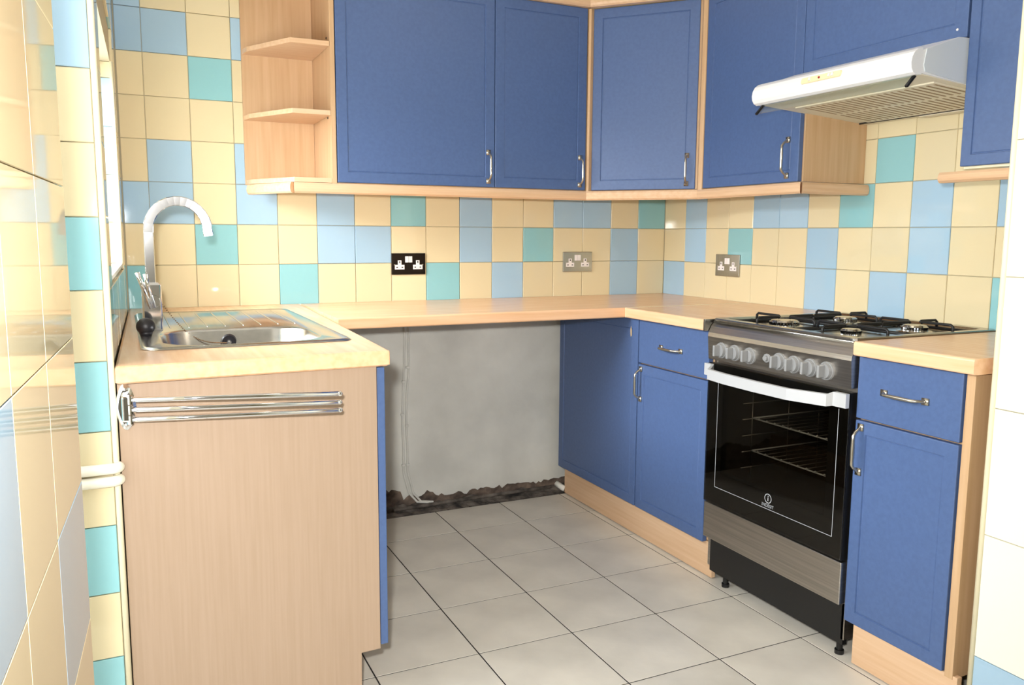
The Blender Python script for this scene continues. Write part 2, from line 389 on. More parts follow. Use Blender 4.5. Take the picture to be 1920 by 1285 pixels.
# window
win = struct('window_1', nb((xl(-0.78)-0.145, xl(-0.78)-0.105, WY0+0.002, WY1-0.002, WZ0, WZ0+0.05), (xl(-0.78)-0.145, xl(-0.78)-0.105, WY0+0.002, WY1-0.002, WZ1-0.05, WZ1-0.002),
      (xl(-0.78)-0.145, xl(-0.78)-0.105, WY0+0.002, WY0+0.052, WZ0+0.05, WZ1-0.05), (xl(-0.78)-0.145, xl(-0.78)-0.105, WY1-0.052, WY1-0.002, WZ0+0.05, WZ1-0.05),
      (xl(-0.78)-0.145, xl(-0.78)-0.105, -0.805, -0.755, WZ0+0.05, WZ1-0.05)), M_white)
for a, b in ((WY0+0.053,-0.806),(-0.754,WY1-0.053)):
    part('window_pane', nb((xl(-0.78)-0.128, xl(-0.78)-0.122, a, b, WZ0+0.051, WZ1-0.051)), M_pane, win)
part('window_sill', prism([(xl(WY0)-0.003,WY0+0.002),(xl(WY1)-0.003,WY1-0.002),(xl(WY1)-0.104,WY1-0.002),(xl(WY0)-0.104,WY0+0.002)], WZ0-0.003, WZ0+0.008, bevel=0.002), M_white, win)
for k, (c, z0, z1) in enumerate((('Y',WZ0+0.008,1.2058),('Y',1.2058,1.3558),('B',1.3558,1.5058),('B',1.5058,WZ1-0.05),('Y',WZ1-0.05,WZ1))):
    tile(wall_left, xl(WY1)-0.054, WY1+0.0005, (z0+z1)/2, 0, 0.094, z1-z0, c, 0.05)
bm = bmesh.new(); tube(bm, [(xl(WY1)-0.005,WY1-0.006,WZ0+0.008),(xl(WY1)-0.005,WY1-0.006,WZ1)], 0.005, 8)
part('reveal_trim', bm, M_trim, wall_left, smooth=True)

# ------------------------------------------------------------------ joinery builders
def door_bm(w, h, t=0.019, inset=0.052, panel=True):
    """u to the right (x), front towards -y, lower left corner at the origin"""
    bm = nb((0, w, -t, 0, 0, h), bevel=0.0022, seg=2)
    if panel:
        bm.faces.ensure_lookup_table()
        f = min((f for f in bm.faces if f.normal.y < -0.99), key=lambda f: -f.calc_area())
        bmesh.ops.inset_region(bm, faces=[f], thickness=inset-0.0022, depth=0)
        bmesh.ops.inset_region(bm, faces=[f], thickness=0.0022, depth=-0.0034)
        bmesh.ops.inset_region(bm, faces=[f], thickness=0.0030, depth=0)
        bmesh.ops.inset_region(bm, faces=[f], thickness=0.0024, depth=0.0014)
    return bm
def handle_bm(u, v, L=0.112, vertical=True, t=0.019):
    bm = bmesh.new(); h = L/2; pts = []
    for k in range(13):
        s = -1 + 2*k/12.0
        e = 1 - abs(s)**4
        pts.append((s*h, -t-0.006-0.022*min(1, e*1.25)))
    def P(a, d): return (u, d, v+a) if vertical else (u+a, d, v)
    path = [P(-h, -t-0.002)] + [P(a, d) for a, d in pts] + [P(h, -t-0.002)]
    rad = [0.0052] + [0.0038 + 0.0016*(1-abs(-1+2*k/12.0)) for k in range(13)] + [0.0052]
    tube(bm, path, rad, 10)
    for s in (-1, 1):
        a = s*(h+0.002)
        b = (u-0.0085, u+0.0085, -t-0.005, -t+0.0005, v+a-0.0095, v+a+0.0095) if vertical else (u+a-0.0095, u+a+0.0095, -t-0.005, -t+0.0005, v-0.0085, v+0.0085)
        box(bm, *b)
        c = P(a, -t-0.005); cyl(bm, c, (c[0], c[1]-0.003, c[2]), 0.004, 0.0025, 10)
    return bm
def front(parent, name, x, y, z, deg, w, h, panel=True, handle=None, material=None, inset=0.052):
    M = F(x, y, z, deg)
    d = part(name, door_bm(w, h, panel=panel, inset=inset), material or M_blue, parent, M)
    if handle:
        u, v, L, vert = handle
        part('handle', handle_bm(u, v, L, vert), M_pewter, d, M, True, label='pewter bow handle')
    return d

# ------------------------------------------------------------------ worktops
def bevel_top(bm, sel, off=0.009, seg=4):
    es = [e for e in bm.edges if sel(e)]
    bmesh.ops.bevel(bm, geom=es, offset=off, segments=seg, affect='EDGES', profile=0.5)
# sink worktop with a cut-out for the bowl
SX0, SX1, SY0, SY1 = -2.322, -1.818, -1.205, -0.245     # sink outline
BX0, BX1, BY0, BY1 = -2.272, -1.872, -1.165, -0.800     # bowl opening
outer = rrect(-2.337, -1.725, -1.404, -0.001, 0.004, 6)
def sh(p):
    x, y = p
    return ((xl(y)+0.0015) if x < -2.1 else (x + 0.043*y), y + (-0.018 if (y < -1 and x < -2.1) else 0))
outer = [sh(p) for p in outer]; inner = rrect(BX0-0.008, BX1+0.008, BY0-0.008, BY1+0.008, 0.09, 6)
sgn = lambda pts, d: [(p[0], p[1]) for p in pts]
cx, cy = -2.06, -0.7
o_in = [(x+(0.006 if x < cx else -0.006), y+(0.006 if y < cy else -0.0)) for x, y in outer]
bm = rings_mesh([[(x,y,ZT) for x,y in inner], [(x,y,ZT) for x,y in o_in], [(x+(cx-x)*0.003,y,ZT-0.002) for x,y in outer], [(x,y,ZT-0.007) for x,y in outer], [(x,y,WT+0.004) for x,y in outer],
                 [(x,y,WT) for x,y in o_in], [(x,y,WT) for x,y in inner], [(x,y,ZT) for x,y in inner]])
bmesh.ops.remove_doubles(bm, verts=bm.verts, dist=1e-6)
solo('worktop', bm, M_topY, 'beech laminate worktop around the steel sink below the window', 'worktop', (-2.06,-0.7,WT))
# back run over the empty appliance space
bm = nb((-1.722, -0.0015, -0.622, -0.0015, WT, ZT)); bevel_top(bm, lambda e: all(v.co.y < -0.6 for v in e.verts) and abs(e.verts[0].co.z-e.verts[1].co.z) < 1e-6, 0.006)
solo('worktop', bm, M_topX, 'beech laminate worktop spanning the empty appliance space along the back wall', 'worktop', (-0.9,-0.3,WT))
# right run up to the cooker
bm = nb((-0.618, -0.0015, -1.094, -0.6255, WT, ZT)); bevel_top(bm, lambda e: all(v.co.x < -0.6 for v in e.verts) and abs(e.verts[0].co.z-e.verts[1].co.z) < 1e-6, 0.006)
solo('worktop', bm, M_topY, 'short beech worktop between the corner joint and the left side of cooker', 'worktop', (-0.3,-0.86,WT))
solo('joint_strip', nb((-0.617,-0.002,-0.6252,-0.6223,WT+0.001,ZT+0.0008)), M_trim, 'thin pale jointing strip between the two worktops in the corner', 'strip', (-0.3,-0.624,WT))
bm = nb((-0.612, -0.0015, -2.056, -1.713, WT, ZT)); bevel_top(bm, lambda e: all(v.co.x < -0.6 for v in e.verts) and abs(e.verts[0].co.z-e.verts[1].co.z) < 1e-6, 0.006)
solo('worktop', bm, M_topY, 'short beech worktop to the right of the cooker', 'worktop', (-0.3,-1.88,WT))

# ------------------------------------------------------------------ sink unit
su = thing('sink_cabinet', 'sink base cabinet with beech end panel and blue doors under the window', 'cabinet', (-2.08,-0.7,0))
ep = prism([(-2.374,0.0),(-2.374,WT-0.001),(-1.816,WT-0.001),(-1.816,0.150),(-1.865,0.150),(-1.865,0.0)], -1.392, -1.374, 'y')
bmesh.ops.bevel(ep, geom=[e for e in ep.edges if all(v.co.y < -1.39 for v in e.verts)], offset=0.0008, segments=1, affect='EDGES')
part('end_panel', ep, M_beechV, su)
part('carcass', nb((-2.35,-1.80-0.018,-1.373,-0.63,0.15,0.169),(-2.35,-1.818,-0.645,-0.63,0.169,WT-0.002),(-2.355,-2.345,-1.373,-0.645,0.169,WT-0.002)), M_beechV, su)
part('kickboard', nb((-1.885,-1.868,-1.373,-0.06,0.002,0.149)), M_brown, su)
for y0, nm in ((-1.389,0),(-1.012,1)):
    front(su, 'door', -1.814, y0, 0.158, 90, 0.374, 0.70, True, ((0.335 if nm == 0 else 0.04), 0.60, 0.112, True))
# towel rail on the end panel
tr = thing('towel_rail', 'chrome three-arm swivel towel rail on the sink cabinet end panel', 'towel rail', (-2.358,-1.393,0.76))
pl = [( -2.359+0.0205*math.cos(t)*(1-0.22*abs(math.sin(t))), 0.810+0.050*math.sin(t)) for t in [2*math.pi*k/28 for k in range(28)]]
bm = rings_mesh([[(x,-1.3925,z) for x,z in pl],[(x,-1.3965,z) for x,z in pl],[(-2.359+(x+2.359)*0.72,-1.401,0.81+(z-0.81)*0.78) for x,z in pl]], cap_last=True, cap_first=True)
part('wall_plate', bm, M_chrome, tr)
part('post', nb((-2.367,-2.351,-1.430,-1.400,0.783,0.837), bevel=0.004), M_chrome, tr)
for k, (zl_, ex, ey, ez) in enumerate(((0.829,-1.937,-1.528,0.829),(0.808,-1.934,-1.512,0.807),(0.787,-1.930,-1.497,0.786))):
    bm = bmesh.new(); tube(bm, [(-2.352,-1.424,zl_),(-2.335,-1.428,zl_),(ex,ey,ez)], [0.0042,0.0058,0.0055], 12); sphere(bm, (ex,ey,ez), 0.0062, 1, 10)
    part('arm', bm, M_chrome, tr, smooth=True)
    bm = bmesh.new(); cyl(bm, (-2.352,-1.424,zl_-0.009),(-2.352,-1.424,zl_+0.009), 0.0065, n=14); part('hinge', bm, M_chrome, tr, smooth=False)
for s in (-1,1):
    bm = bmesh.new(); sphere(bm, (-2.359,-1.4005,0.81+s*0.0385), 0.0045, 1, 10); part('screw', bm, M_chrome, tr, smooth=True)
# sink
sk = thing('kitchen_sink', 'stainless steel inset sink with one bowl and drainer', 'sink', (-2.07,-0.73,ZT))
o0 = rrect(SX0, SX1, SY0, SY1, 0.045, 6); o1 = rrect(SX0+0.008, SX1-0.008, SY0+0.008, SY1-0.008, 0.04, 6); o2 = rrect(SX0+0.016, SX1-0.016, SY0+0.016, SY1-0.016, 0.036, 6)
b0 = rrect(BX0, BX1, BY0, BY1, 0.11, 6); b1 = rrect(BX0+0.006, BX1-0.006, BY0+0.006, BY1-0.006, 0.106, 6)
b2 = rrect(BX0+0.018, BX1-0.018, BY0+0.018, BY1-0.018, 0.095, 6); b3 = rrect(BX0+0.045, BX1-0.045, BY0+0.045, BY1-0.045, 0.075, 6); b4 = rrect(BX0+0.17, BX1-0.17, BY0+0.15, BY1-0.15, 0.02, 6)
Z = lambda l, z: [(x,y,z) for x,y in l]
bm = rings_mesh([Z(o0,ZT+0.0008), Z(o1,ZT+0.0065), Z(o2,ZT+0.0035), Z(b0,ZT+0.003), Z(b1,ZT-0.004), Z(b2,ZT-0.11), Z(b3,ZT-0.145), Z(b4,ZT-0.150)], cap_last=True)
part('basin', bm, M_sink, sk, smooth=True)
for k in range(8):
    x = -2.235 + 0.05*k
    bm = bmesh.new(); tube(bm, [(x,-0.755,ZT+0.003),(x,-0.74,ZT+0.0036),(x,-0.32,ZT+0.0036),(x,-0.30,ZT+0.003)], 0.0018, 8)
    part('drainer_rib', bm, M_sink, sk, smooth=True)
bm = bmesh.new(); cyl(bm, (-2.085,-0.818,0.868), (-2.0853,-0.826,0.866), 0.021, 0.019, 24); ov = part('overflow', bm, M_rubber, sk, label='black round overflow cover')
bm = bmesh.new(); cyl(bm, (-2.0853,-0.826,0.866), (-2.0855,-0.831,0.865), 0.008, 0.006, 16); cyl(bm, (-2.0855,-0.829,0.8655), (-2.0856,-0.834,0.8645), 0.003, 0.003, 10); part('overflow_boss', bm, M_chrome, ov)
bm = bmesh.new(); cyl(bm, (-2.07,-0.98,0.7505),(-2.07,-0.98,0.754), 0.04, 0.036, 24); part('waste', bm, M_chrome, sk)
# tap
tp = thing('mixer_tap', 'tall chrome swan-neck mixer tap on the window side of the sink', 'tap', (-2.272,-0.775,ZT+0.003))
TX, TY = -2.281, -0.775
K = 0.92/1.0
bm = bmesh.new(); body = rrect(TX-0.026,TX+0.026,TY-0.024,TY+0.024,0.006,3)
bm = rings_mesh([Z(body,ZT+0.0035), Z(body,1.03), Z(rrect(TX-0.020,TX+0.020,TY-0.019,TY+0.019,0.006,3),1.037)], cap_last=True, cap_first=True)
part('body', bm, M_chrome, tp)
path = [(TX,TY,1.03),(TX,TY,1.10),(TX,TY,1.175)]
for k in range(1,17):
    a = math.pi*(1-k/15.0); R_ = 0.077
    path.append((TX+R_+R_*math.cos(a)+(0.004 if k == 16 else 0), TY-0.006*k/16, 1.182+R_*1.04*math.sin(a)))
part('spout', (lambda b: (tube(b, path, 0.0, up=(1,0,0), sec=[(0.013,0.011),(0.011,0.013),(-0.011,0.013),(-0.013,0.011),(-0.013,-0.011),(-0.011,-0.013),(0.011,-0.013),(0.013,-0.011)]), b)[1])(bmesh.new()), M_chrome, tp)
bm = bmesh.new(); cyl(bm, (TX+0.003,TY-0.036,0.985),(TX+0.003,TY-0.023,0.985),0.017,0.019,20); lv = part('lever_boss', bm, M_chrome, tp)
for dx, tz in ((-0.014,1.062),(-0.034,1.066)):
    bm = bmesh.new(); tube(bm, [(TX+0.004+dx*0.1,TY-0.034,0.968),(TX+dx*0.7,TY-0.044,1.03),(TX+dx,TY-0.050,tz)], [0.0085,0.006,0.0065], 10, )
    part('lever', bm, M_chrome, lv, smooth=True)
    
bm = bmesh.new(); sphere(bm, (-2.3025,-0.905,0.9275), 0.024, 0.95, 20); cyl(bm, (-2.3025,-0.905,0.9035),(-2.3025,-0.905,0.915),0.015,0.018,18)
solo('pop_up_knob', bm, M_rubber, 'round black knob on the sink deck beside the tap', 'knob', (-2.3025,-0.905,0.9035), smooth=True)
# chain
bm = bmesh.new(); p0 = Vector((TX+0.027,TY-0.012,0.975)); p1 = Vector((-2.094,-0.8335,0.8645)); n = 46
for k in range(n+1):
    t = k/n; p = p0.lerp(p1, t); p.z -= 0.045*math.sin(math.pi*t)*(1-0.25*t)
    if p.z < 0.9065 and p.y > -0.806 : p.y = -0.81
    bmesh.ops.create_icosphere(bm, subdivisions=1, radius=0.0021, matrix=Matrix.Translation(p))
solo('plug_chain', bm, mat('old_brass', (128,100,72), 0.4, 0.7), 'thin ball chain hanging from the tap into the sink bowl', 'chain', tuple(p0), smooth=True)

# ------------------------------------------------------------------ right-hand base units
XF = -0.566                                    # carcass front; door fronts at -0.585
cu = thing('corner_base_cabinet', 'plain dark blue corner base panel beside the empty appliance space', 'cabinet', (-0.57,-0.36,0))
front(cu, 'door', XF, -0.045, 0.125, -90, 0.620, WT-0.125-0.004, True)
part('carcass', nb((XF+0.001,-0.02,-0.665,-0.64,0.13,WT-0.002)), M_beechU, cu)
ch = [(-0.617,0.828),(-0.6215,0.81),(-0.622,0.792),(-0.617,0.786),(-0.613,0.797),(-0.6125,0.813)]
part('chipped_spot', prism(ch, -0.5858, -0.5845, 'x'), M_chip, cu, label='bare chipped spot in the blue foil')
du = thing('drawer_base_cabinet', 'blue base cabinet with drawer and door to the left of the cooker', 'cabinet', (-0.3,-0.88,0))
part('carcass', nb((XF+0.001,-0.02,-1.094,-0.669,0.13,WT-0.002)), M_beechU, du)
front(du, 'drawer', XF, -0.672, 0.694, -90, 0.416, WT-0.694-0.004, False, (0.205,0.076,0.112,False))
front(du, 'door', XF, -0.672, 0.125, -90, 0.416, 0.563, True, (0.020,0.488,0.112,True), inset=0.050)
kb = solo('kickboard', nb((-0.567,-0.551,-1.122,-0.075,0.004,0.126), bevel=0.0008), M_beechY, 'beech kickboard under the corner panel and cabinet left of cooker', 'kickboard', (-0.56,-0.6,0.004))
ru = thing('drawer_base_cabinet', 'blue base cabinet with drawer and door at the right of cooker', 'cabinet', (-0.3,-1.87,0))
part('carcass', nb((XF+0.001,-0.02,-2.016,-1.709,0.13,WT-0.002)), M_beechU, ru)
front(ru, 'drawer', XF, -1.710, 0.692, -90, 0.304, WT-0.692-0.004, False, (0.148,0.082,0.118,False))
front(ru, 'door', XF, -1.710, 0.118, -90, 0.304, 0.568, True, (0.020,0.490,0.118,True), inset=0.048)
part('end_panel', nb((-0.579,-0.02,-2.040,-2.018,0.108,WT-0.001), bevel=0.0008), M_beechU, ru)
solo('kickboard', nb((-0.577,-0.560,-2.052,-1.738,0.003,0.117), bevel=0.0008), M_beechY, 'short beech kickboard under the cabinet right of the cooker', 'kickboard', (-0.57,-1.9,0.003))

# ------------------------------------------------------------------ cooker
CY0, CY1 = -1.703, -1.105
ck = thing('gas_cooker', 'freestanding stainless steel gas cooker with black glass oven door', 'cooker', (-0.3,-1.404,0))
part('body', nb((-0.572,-0.03,CY1-0.012,CY1,0.05,0.872),(-0.572,-0.03,CY0,CY0+0.012,0.05,0.872),(-0.045,-0.03,CY0+0.012,CY1-0.012,0.05,0.872),(-0.57,-0.045,CY0+0.012,CY1-0.012,0.74,0.872),(-0.57,-0.045,CY0+0.012,CY1-0.012,0.05,0.30)), M_steel, ck)
part('oven_cavity', nb((-0.568,-0.10,CY1-0.060,CY1-0.014,0.302,0.738),(-0.568,-0.10,CY0+0.014,CY0+0.060,0.302,0.738),(-0.10,-0.05,CY0+0.014,CY1-0.014,0.302,0.738),(-0.568,-0.10,CY0+0.06,CY1-0.06,0.302,0.335),(-0.568,-0.10,CY0+0.06,CY1-0.06,0.71,0.738)), M_cavity, ck)
pp = [(-0.600,0.770),(-0.606,0.845),(-0.604,0.858),(-0.594,0.878),(-0.580,0.893),(-0.565,0.896),(-0.565,0.770)]
cp = part('control_panel', prism(pp, CY0, CY1, 'y'), M_steel, ck)
ky = [-1.175,-1.239,-1.308,-1.435,-1.495,-1.557,-1.618]
for y in ky:
    bm = bmesh.new(); cyl(bm, (-0.602,y,0.806),(-0.608,y,0.806),0.0265,0.0255,28); cyl(bm, (-0.608,y,0.806),(-0.617,y,0.806),0.0230,0.0210,28)
    kn = part('knob', bm, M_silver, cp, label='silver plastic knob')
    part('grip', nb((-0.639,-0.615,y-0.0046,y+0.0046,0.788,0.824), bevel=0.0025), M_silver, ck)
    bm = nb((-0.6056,-0.6035,y-0.010,y-0.002,0.8425,0.8465),(-0.6056,-0.6035,y+0.003,y+0.008,0.8415,0.8440)); part('dial_mark', bm, M_inkdark, ck)
bm = bmesh.new(); cyl(bm, (-0.602,-1.383,0.809),(-0.607,-1.383,0.809),0.014,0.013,22); cyl(bm, (-0.607,-1.383,0.809),(-0.614,-1.383,0.809),0.0085,0.008,20); part('ignition_button', bm, M_silver, ck)
# hob plate with a pressed well
h0 = rrect(-0.592,-0.012,CY0,CY1,0.02,5); h1 = rrect(-0.590,-0.014,CY0+0.002,CY1-0.002,0.02,5); h2 = rrect(-0.562,-0.045,CY0+0.022,CY1-0.022,0.03,5); h3 = rrect(-0.545,-0.062,CY0+0.036,CY1-0.036,0.03,5)
bm = rings_mesh([Z(h0,0.897),Z(h0,0.902),Z(h1,0.905),Z(h2,0.905),Z(h3,0.887)], cap_last=True)
hp = part('hob_plate', bm, M_steelH, ck)
part('front_rail', (lambda b: (tube(b, [(-0.588,CY0+0.01,0.894),(-0.588,CY1-0.01,0.894)], 0.0045, 10), b)[1])(bmesh.new()), M_steelH, ck, smooth=True)
for bx, by, br in ((-0.432,-1.268,0.047),(-0.165,-1.268,0.038),(-0.432,-1.538,0.029),(-0.165,-1.538,0.038)):
    bm = bmesh.new(); cyl(bm, (bx,by,0.8872),(bx,by,0.8910),br+0.014,br+0.010,32)
    bn = part('burner', bm, M_steelH, hp)
    bm = bmesh.new(); k = 30
    lo = [(bx+(br+(0.0 if i%2 else -0.0022))*math.cos(2*math.pi*i/(2*k)), by+(br+(0.0 if i%2 else -0.0022))*math.sin(2*math.pi*i/(2*k))) for i in range(2*k)]
    ci = [(bx+(br-0.001)*math.cos(2*math.pi*i/(2*k)), by+(br-0.001)*math.sin(2*math.pi*i/(2*k))) for i in range(2*k)]
    bm = rings_mesh([Z(lo,0.8910),Z(lo,0.9020),Z(ci,0.9025)], cap_last=True, cap_first=True)
    part('flame_ring', bm, M_chrome, bn)
    bm = bmesh.new(); cyl(bm, (bx,by,0.9026),(bx,by,0.9075),br*0.95,br*0.86,32); part('burner_cap', bm, M_steelH, bn)
    bm = bmesh.new(); cyl(bm, (bx+br+0.006,by+0.012,0.8870),(bx+br+0.006,by+0.012,0.9040),0.0028,0.0022,10); part('spark_pin', bm, M_offw, bn)
for yc in (-1.268,-1.538):
    ps = thing('pan_support', 'black pan support over the left pair of burners' if yc > -1.4 else 'black pan support over the right pair of burners', 'pan support', (-0.31,yc,0.887), 'pan supports on the hob')
    bm = bmesh.new(); y0, y1 = yc-0.128, yc+0.128; z = 0.8945
    fr = rrect(-0.545,-0.068,y0,y1,0.016,4); fr = [(x,y,z) for x,y in fr]; tube(bm, fr+[fr[0]], 0.0052, 8)
    part('frame', bm, M_castiron, ps, smooth=True)
    bm = bmesh.new(); tube(bm, [(-0.307,y0,z),(-0.307,y1,z)], 0.0050, 8); part('crossbar', bm, M_castiron, ps, smooth=True)
    for bx in (-0.432,-0.165):
        for sx, sy in ((1,0),(-1,0),(0,1),(0,-1)):
            ex = (bx+0.1225*sx, yc+0.128*sy) if sx == 0 else ((-0.307 if (sx > 0) == (bx < -0.3) else (-0.545 if sx < 0 else -0.068)), yc)
            dv = Vector((bx-ex[0], yc-ex[1], 0)); Ld = dv.length; dv.normalize()
            a = Vector((ex[0],ex[1],z)); tipd = Ld-0.022
            bm = bmesh.new(); tube(bm, [a, a+Vector((0,0,0.019)), a+dv*0.007+Vector((0,0,0.0245)), a+dv*(tipd-0.004)+Vector((0,0,0.0245)), a+dv*tipd+Vector((0,0,0.020))], 0.0042, 8)
            part('finger', bm, M_castiron, ps, smooth=True)
    for sx in (-0.53,-0.083):
        for yy_ in (y0+0.001, y1-0.001):
            bm = bmesh.new(); cyl(bm, (sx,yy_,0.8872),(sx,yy_,z),0.0045,0.0045,10); part('foot', bm, M_castiron, ps)
# oven door
GX = -0.602
od = part('oven_door', nb((GX+0.006,-0.574,CY1-0.075,CY1-0.002,0.286,0.757),(GX+0.006,-0.574,CY0+0.002,CY0+0.075,0.286,0.757),(GX+0.006,-0.574,CY0+0.075,CY1-0.075,0.286,0.395),(GX+0.006,-0.574,CY0+0.075,CY1-0.075,0.700,0.757)), M_black, ck)
part('door_glass', nb((GX,GX+0.0045,CY0+0.002,CY1-0.002,0.286,0.757), bevel=0.0012), M_ovenglass, od, label='dark glass pane')
ly0, ly1, lz0, lz1 = -1.667, -1.163, 0.346, 0.709; tk = 0.0008
part('border_line', nb((GX-0.0005,GX-0.0001,ly0,ly1,lz0-tk,lz0+tk),(GX-0.0005,GX-0.0001,ly0-tk,ly0+tk,lz0,lz1),(GX-0.0005,GX-0.0001,ly1-tk,ly1+tk,lz0,lz1)), M_print, od)
# maker's mark printed on the glass
bm = bmesh.new(); R1, R2 = 0.0150, 0.0126; n = 40; yc, zc = -1.414, 0.3795
cf = [[bm.verts.new((GX-0.0005, yc+r*math.cos(2*math.pi*i/n), zc+r*math.sin(2*math.pi*i/n))) for i in range(n)] for r in (R1,R2)]
for i in range(n): bm.faces.new((cf[0][i],cf[0][(i+1)%n],cf[1][(i+1)%n],cf[1][i]))
box(bm, GX-0.0006,GX-0.0002,yc-0.0014,yc+0.0014,zc-0.0075,zc+0.0035); box(bm, GX-0.0006,GX-0.0002,yc-0.0014,yc+0.0014,zc+0.0055,zc+0.0085)
part('emblem', bm, M_print, od)
def text_bm(s, size):
    cu_ = bpy.data.curves.new('txt', 'FONT'); cu_.body = s; cu_.size = size; cu_.align_x = 'CENTER'; cu_.align_y = 'CENTER'
    ob = bpy.data.objects.new('txt', cu_); C.objects.link(ob); dg = bpy.context.evaluated_depsgraph_get(); dg.update()
    me = bpy.data.meshes.new_from_object(ob.evaluated_get(dg)); bm = bmesh.new(); bm.from_mesh(me)
    bpy.data.objects.remove(ob); bpy.data.curves.remove(cu_); bpy.data.meshes.remove(me); return bm
bm = text_bm('INDESIT', 0.0145)
part('lettering', bm, M_print, od, Matrix.Translation((GX-0.0006,yc,0.3565)) @ Matrix.Rotation(math.radians(-90),4,'Z') @ Matrix.Rotation(math.radians(90),4,'X'))
hs = [(-0.604,-0.616,CY1,0.717,0.756),(-0.604,-0.617,CY1-0.034,0.717,0.756),(-0.612,-0.624,CY1-0.040,0.717,0.752),(-0.648,-0.661,CY1-0.072,0.715,0.748),(-0.656,-0.669,CY1-0.16,0.714,0.747),(-0.659,-0.672,-1.40,0.714,0.747),
      (-0.655,-0.668,-1.535,0.714,0.747),(-0.622,-0.636,-1.652,0.715,0.749),(-0.606,-0.620,-1.660,0.717,0.756),(-0.605,-0.618,CY0,0.717,0.756)]
bm = rings_mesh([[(xi,y,z0),(xo,y,z0),(xo,y,z1),(xi,y,z1)] for xi,xo,y,z0,z1 in hs], cap_first=True, cap_last=True)
part('door_handle', bm, M_bar, od, label='silver bar handle')
for z in (0.573, 0.462):
    rk = thing('oven_shelf', 'upper chrome wire shelf inside the oven' if z > 0.5 else 'lower chrome wire shelf inside the oven', 'oven shelf', (-0.3,-1.40,z), 'wire shelves inside the oven')
    bm = bmesh.new(); tube(bm, [(-0.475,-1.62,z),(-0.475,-1.19,z)], 0.0026, 8); tube(bm, [(-0.13,-1.62,z),(-0.13,-1.19,z)], 0.0026, 8)
    tube(bm, [(-0.475,-1.62,z),(-0.13,-1.62,z)], 0.0026, 8); tube(bm, [(-0.475,-1.19,z),(-0.13,-1.19,z)], 0.0026, 8)
    for k in range(11): sphere(bm, (-0.479,-1.585+0.036*k,z+0.004), 0.0034, 1, 8)
    part('shelf_frame', bm, M_wire, rk, smooth=True)
    for k in range(11):
        y = -1.585+0.036*k; bm = bmesh.new(); tube(bm, [(-0.480,y,z+0.004),(-0.125,y,z+0.004)], 0.0016, 6); part('wire', bm, M_steel, rk, smooth=True)
for y in (CY1-0.066, CY0+0.066):
    bm = bmesh.new()
    for x in (-0.46,-0.30,-0.16): tube(bm, [(x,y,0.36),(x,y,0.69)], 0.002, 6)
    for z in (0.40,0.455,0.51,0.566,0.62): tube(bm, [(-0.50,y,z),(-0.12,y,z)], 0.0022, 6)
    part('shelf_runner', bm, M_steel, ck, smooth=True)
part('drawer_front', nb((-0.598,-0.574,CY0+0.001,CY1-0.002,0.158,0.281), bevel=0.0025), M_steel, ck)
part('plinth', nb((-0.572,-0.556,CY0+0.004,CY1-0.012,0.034,0.156)), M_black, ck)
for y in (CY1-0.085, CY0+0.022):
    for x in (-0.562,-0.06):
        bm = bmesh.new(); cyl(bm, (x,y,0.0),(x,y,0.012),0.013,0.013,16); cyl(bm, (x,y,0.012),(x,y,0.05),0.009,0.009,12); part('foot', bm, M_black, ck)
solo('worktop_end_cap', nb((-0.6185,-0.03,-1.1025,-1.0945,WT,ZT+0.0005), bevel=0.001), M_steelH, 'grey metal end cap on the worktop left of the cooker', 'end cap', (-0.3,-1.098,WT))

# ------------------------------------------------------------------ wall cabinets
Z0, Z1 = 1.357, 2.072
CARC = 0.281
su2 = thing('open_shelf_unit', 'open beech end shelf unit with angled shelves on the back wall', 'shelf unit', (-1.78,-0.15,Z0-0.004))
part('side_panel', nb((-1.656,-1.6395,-0.300,-0.001,Z0-0.004,Z1), bevel=0.0006), M_beechU, su2)
part('back_panel', nb((-1.916,-1.657,-0.014,-0.001,Z0-0.004,Z1)), M_beechU, su2)
shp = [(-1.657,-0.0145),(-1.657,-0.298),(-1.790,-0.298),(-1.905,-0.075),(-1.914,-0.0145)]
for zt in (1.3705, 1.606, 1.842, 2.072):
    part('shelf', prism(shp, zt-0.0165, zt, bevel=0.0006, seg=1), M_beechX, su2)
for zt in (1.585, 1.86):
    bm = bmesh.new(); cyl(bm, (-1.657,-0.255,zt),(-1.6585,-0.255,zt),0.004,0.004,10); part('screw_hole', bm, M_dark, su2)
wc = thing('wall_cabinet', 'wide blue wall cabinet next to the open shelf unit', 'cabinet', (-1.33,-0.15,Z0))
part('carcass', nb((-1.638,-1.022,-CARC,-0.001,Z0,Z1)), M_beechU, wc)
front(wc, 'door', -1.636, -CARC, Z0, 0, 0.613, Z1-Z0, True, (0.586,0.077,0.105,True))
wc = thing('wall_cabinet', 'narrower blue wall cabinet between wide cabinet and the diagonal corner', 'cabinet', (-0.82,-0.15,Z0))
part('carcass', nb((-1.020,-0.612,-CARC,-0.001,Z0,Z1)), M_beechU, wc)
front(wc, 'door', -1.0205, -CARC, Z0, 0, 0.404, Z1-Z0, True, (0.377,0.075,0.105,True))
cc_ = thing('corner_wall_cabinet', 'diagonal blue corner wall cabinet with beech posts', 'cabinet', (-0.3,-0.3,Z0))
part('carcass', prism([(-0.610,-0.001),(-0.610,-0.270),(-0.270,-0.640),(-0.001,-0.640),(-0.001,-0.001)], Z0, Z1), M_beechU, cc_)
ax, ay, bx, by = -0.586, -0.292, -0.296, -0.612
ang = math.degrees(math.atan2(by-ay, bx-ax)); Ln = math.hypot(bx-ax, by-ay)
nx, ny = math.sin(math.radians(ang)), -math.cos(math.radians(ang))
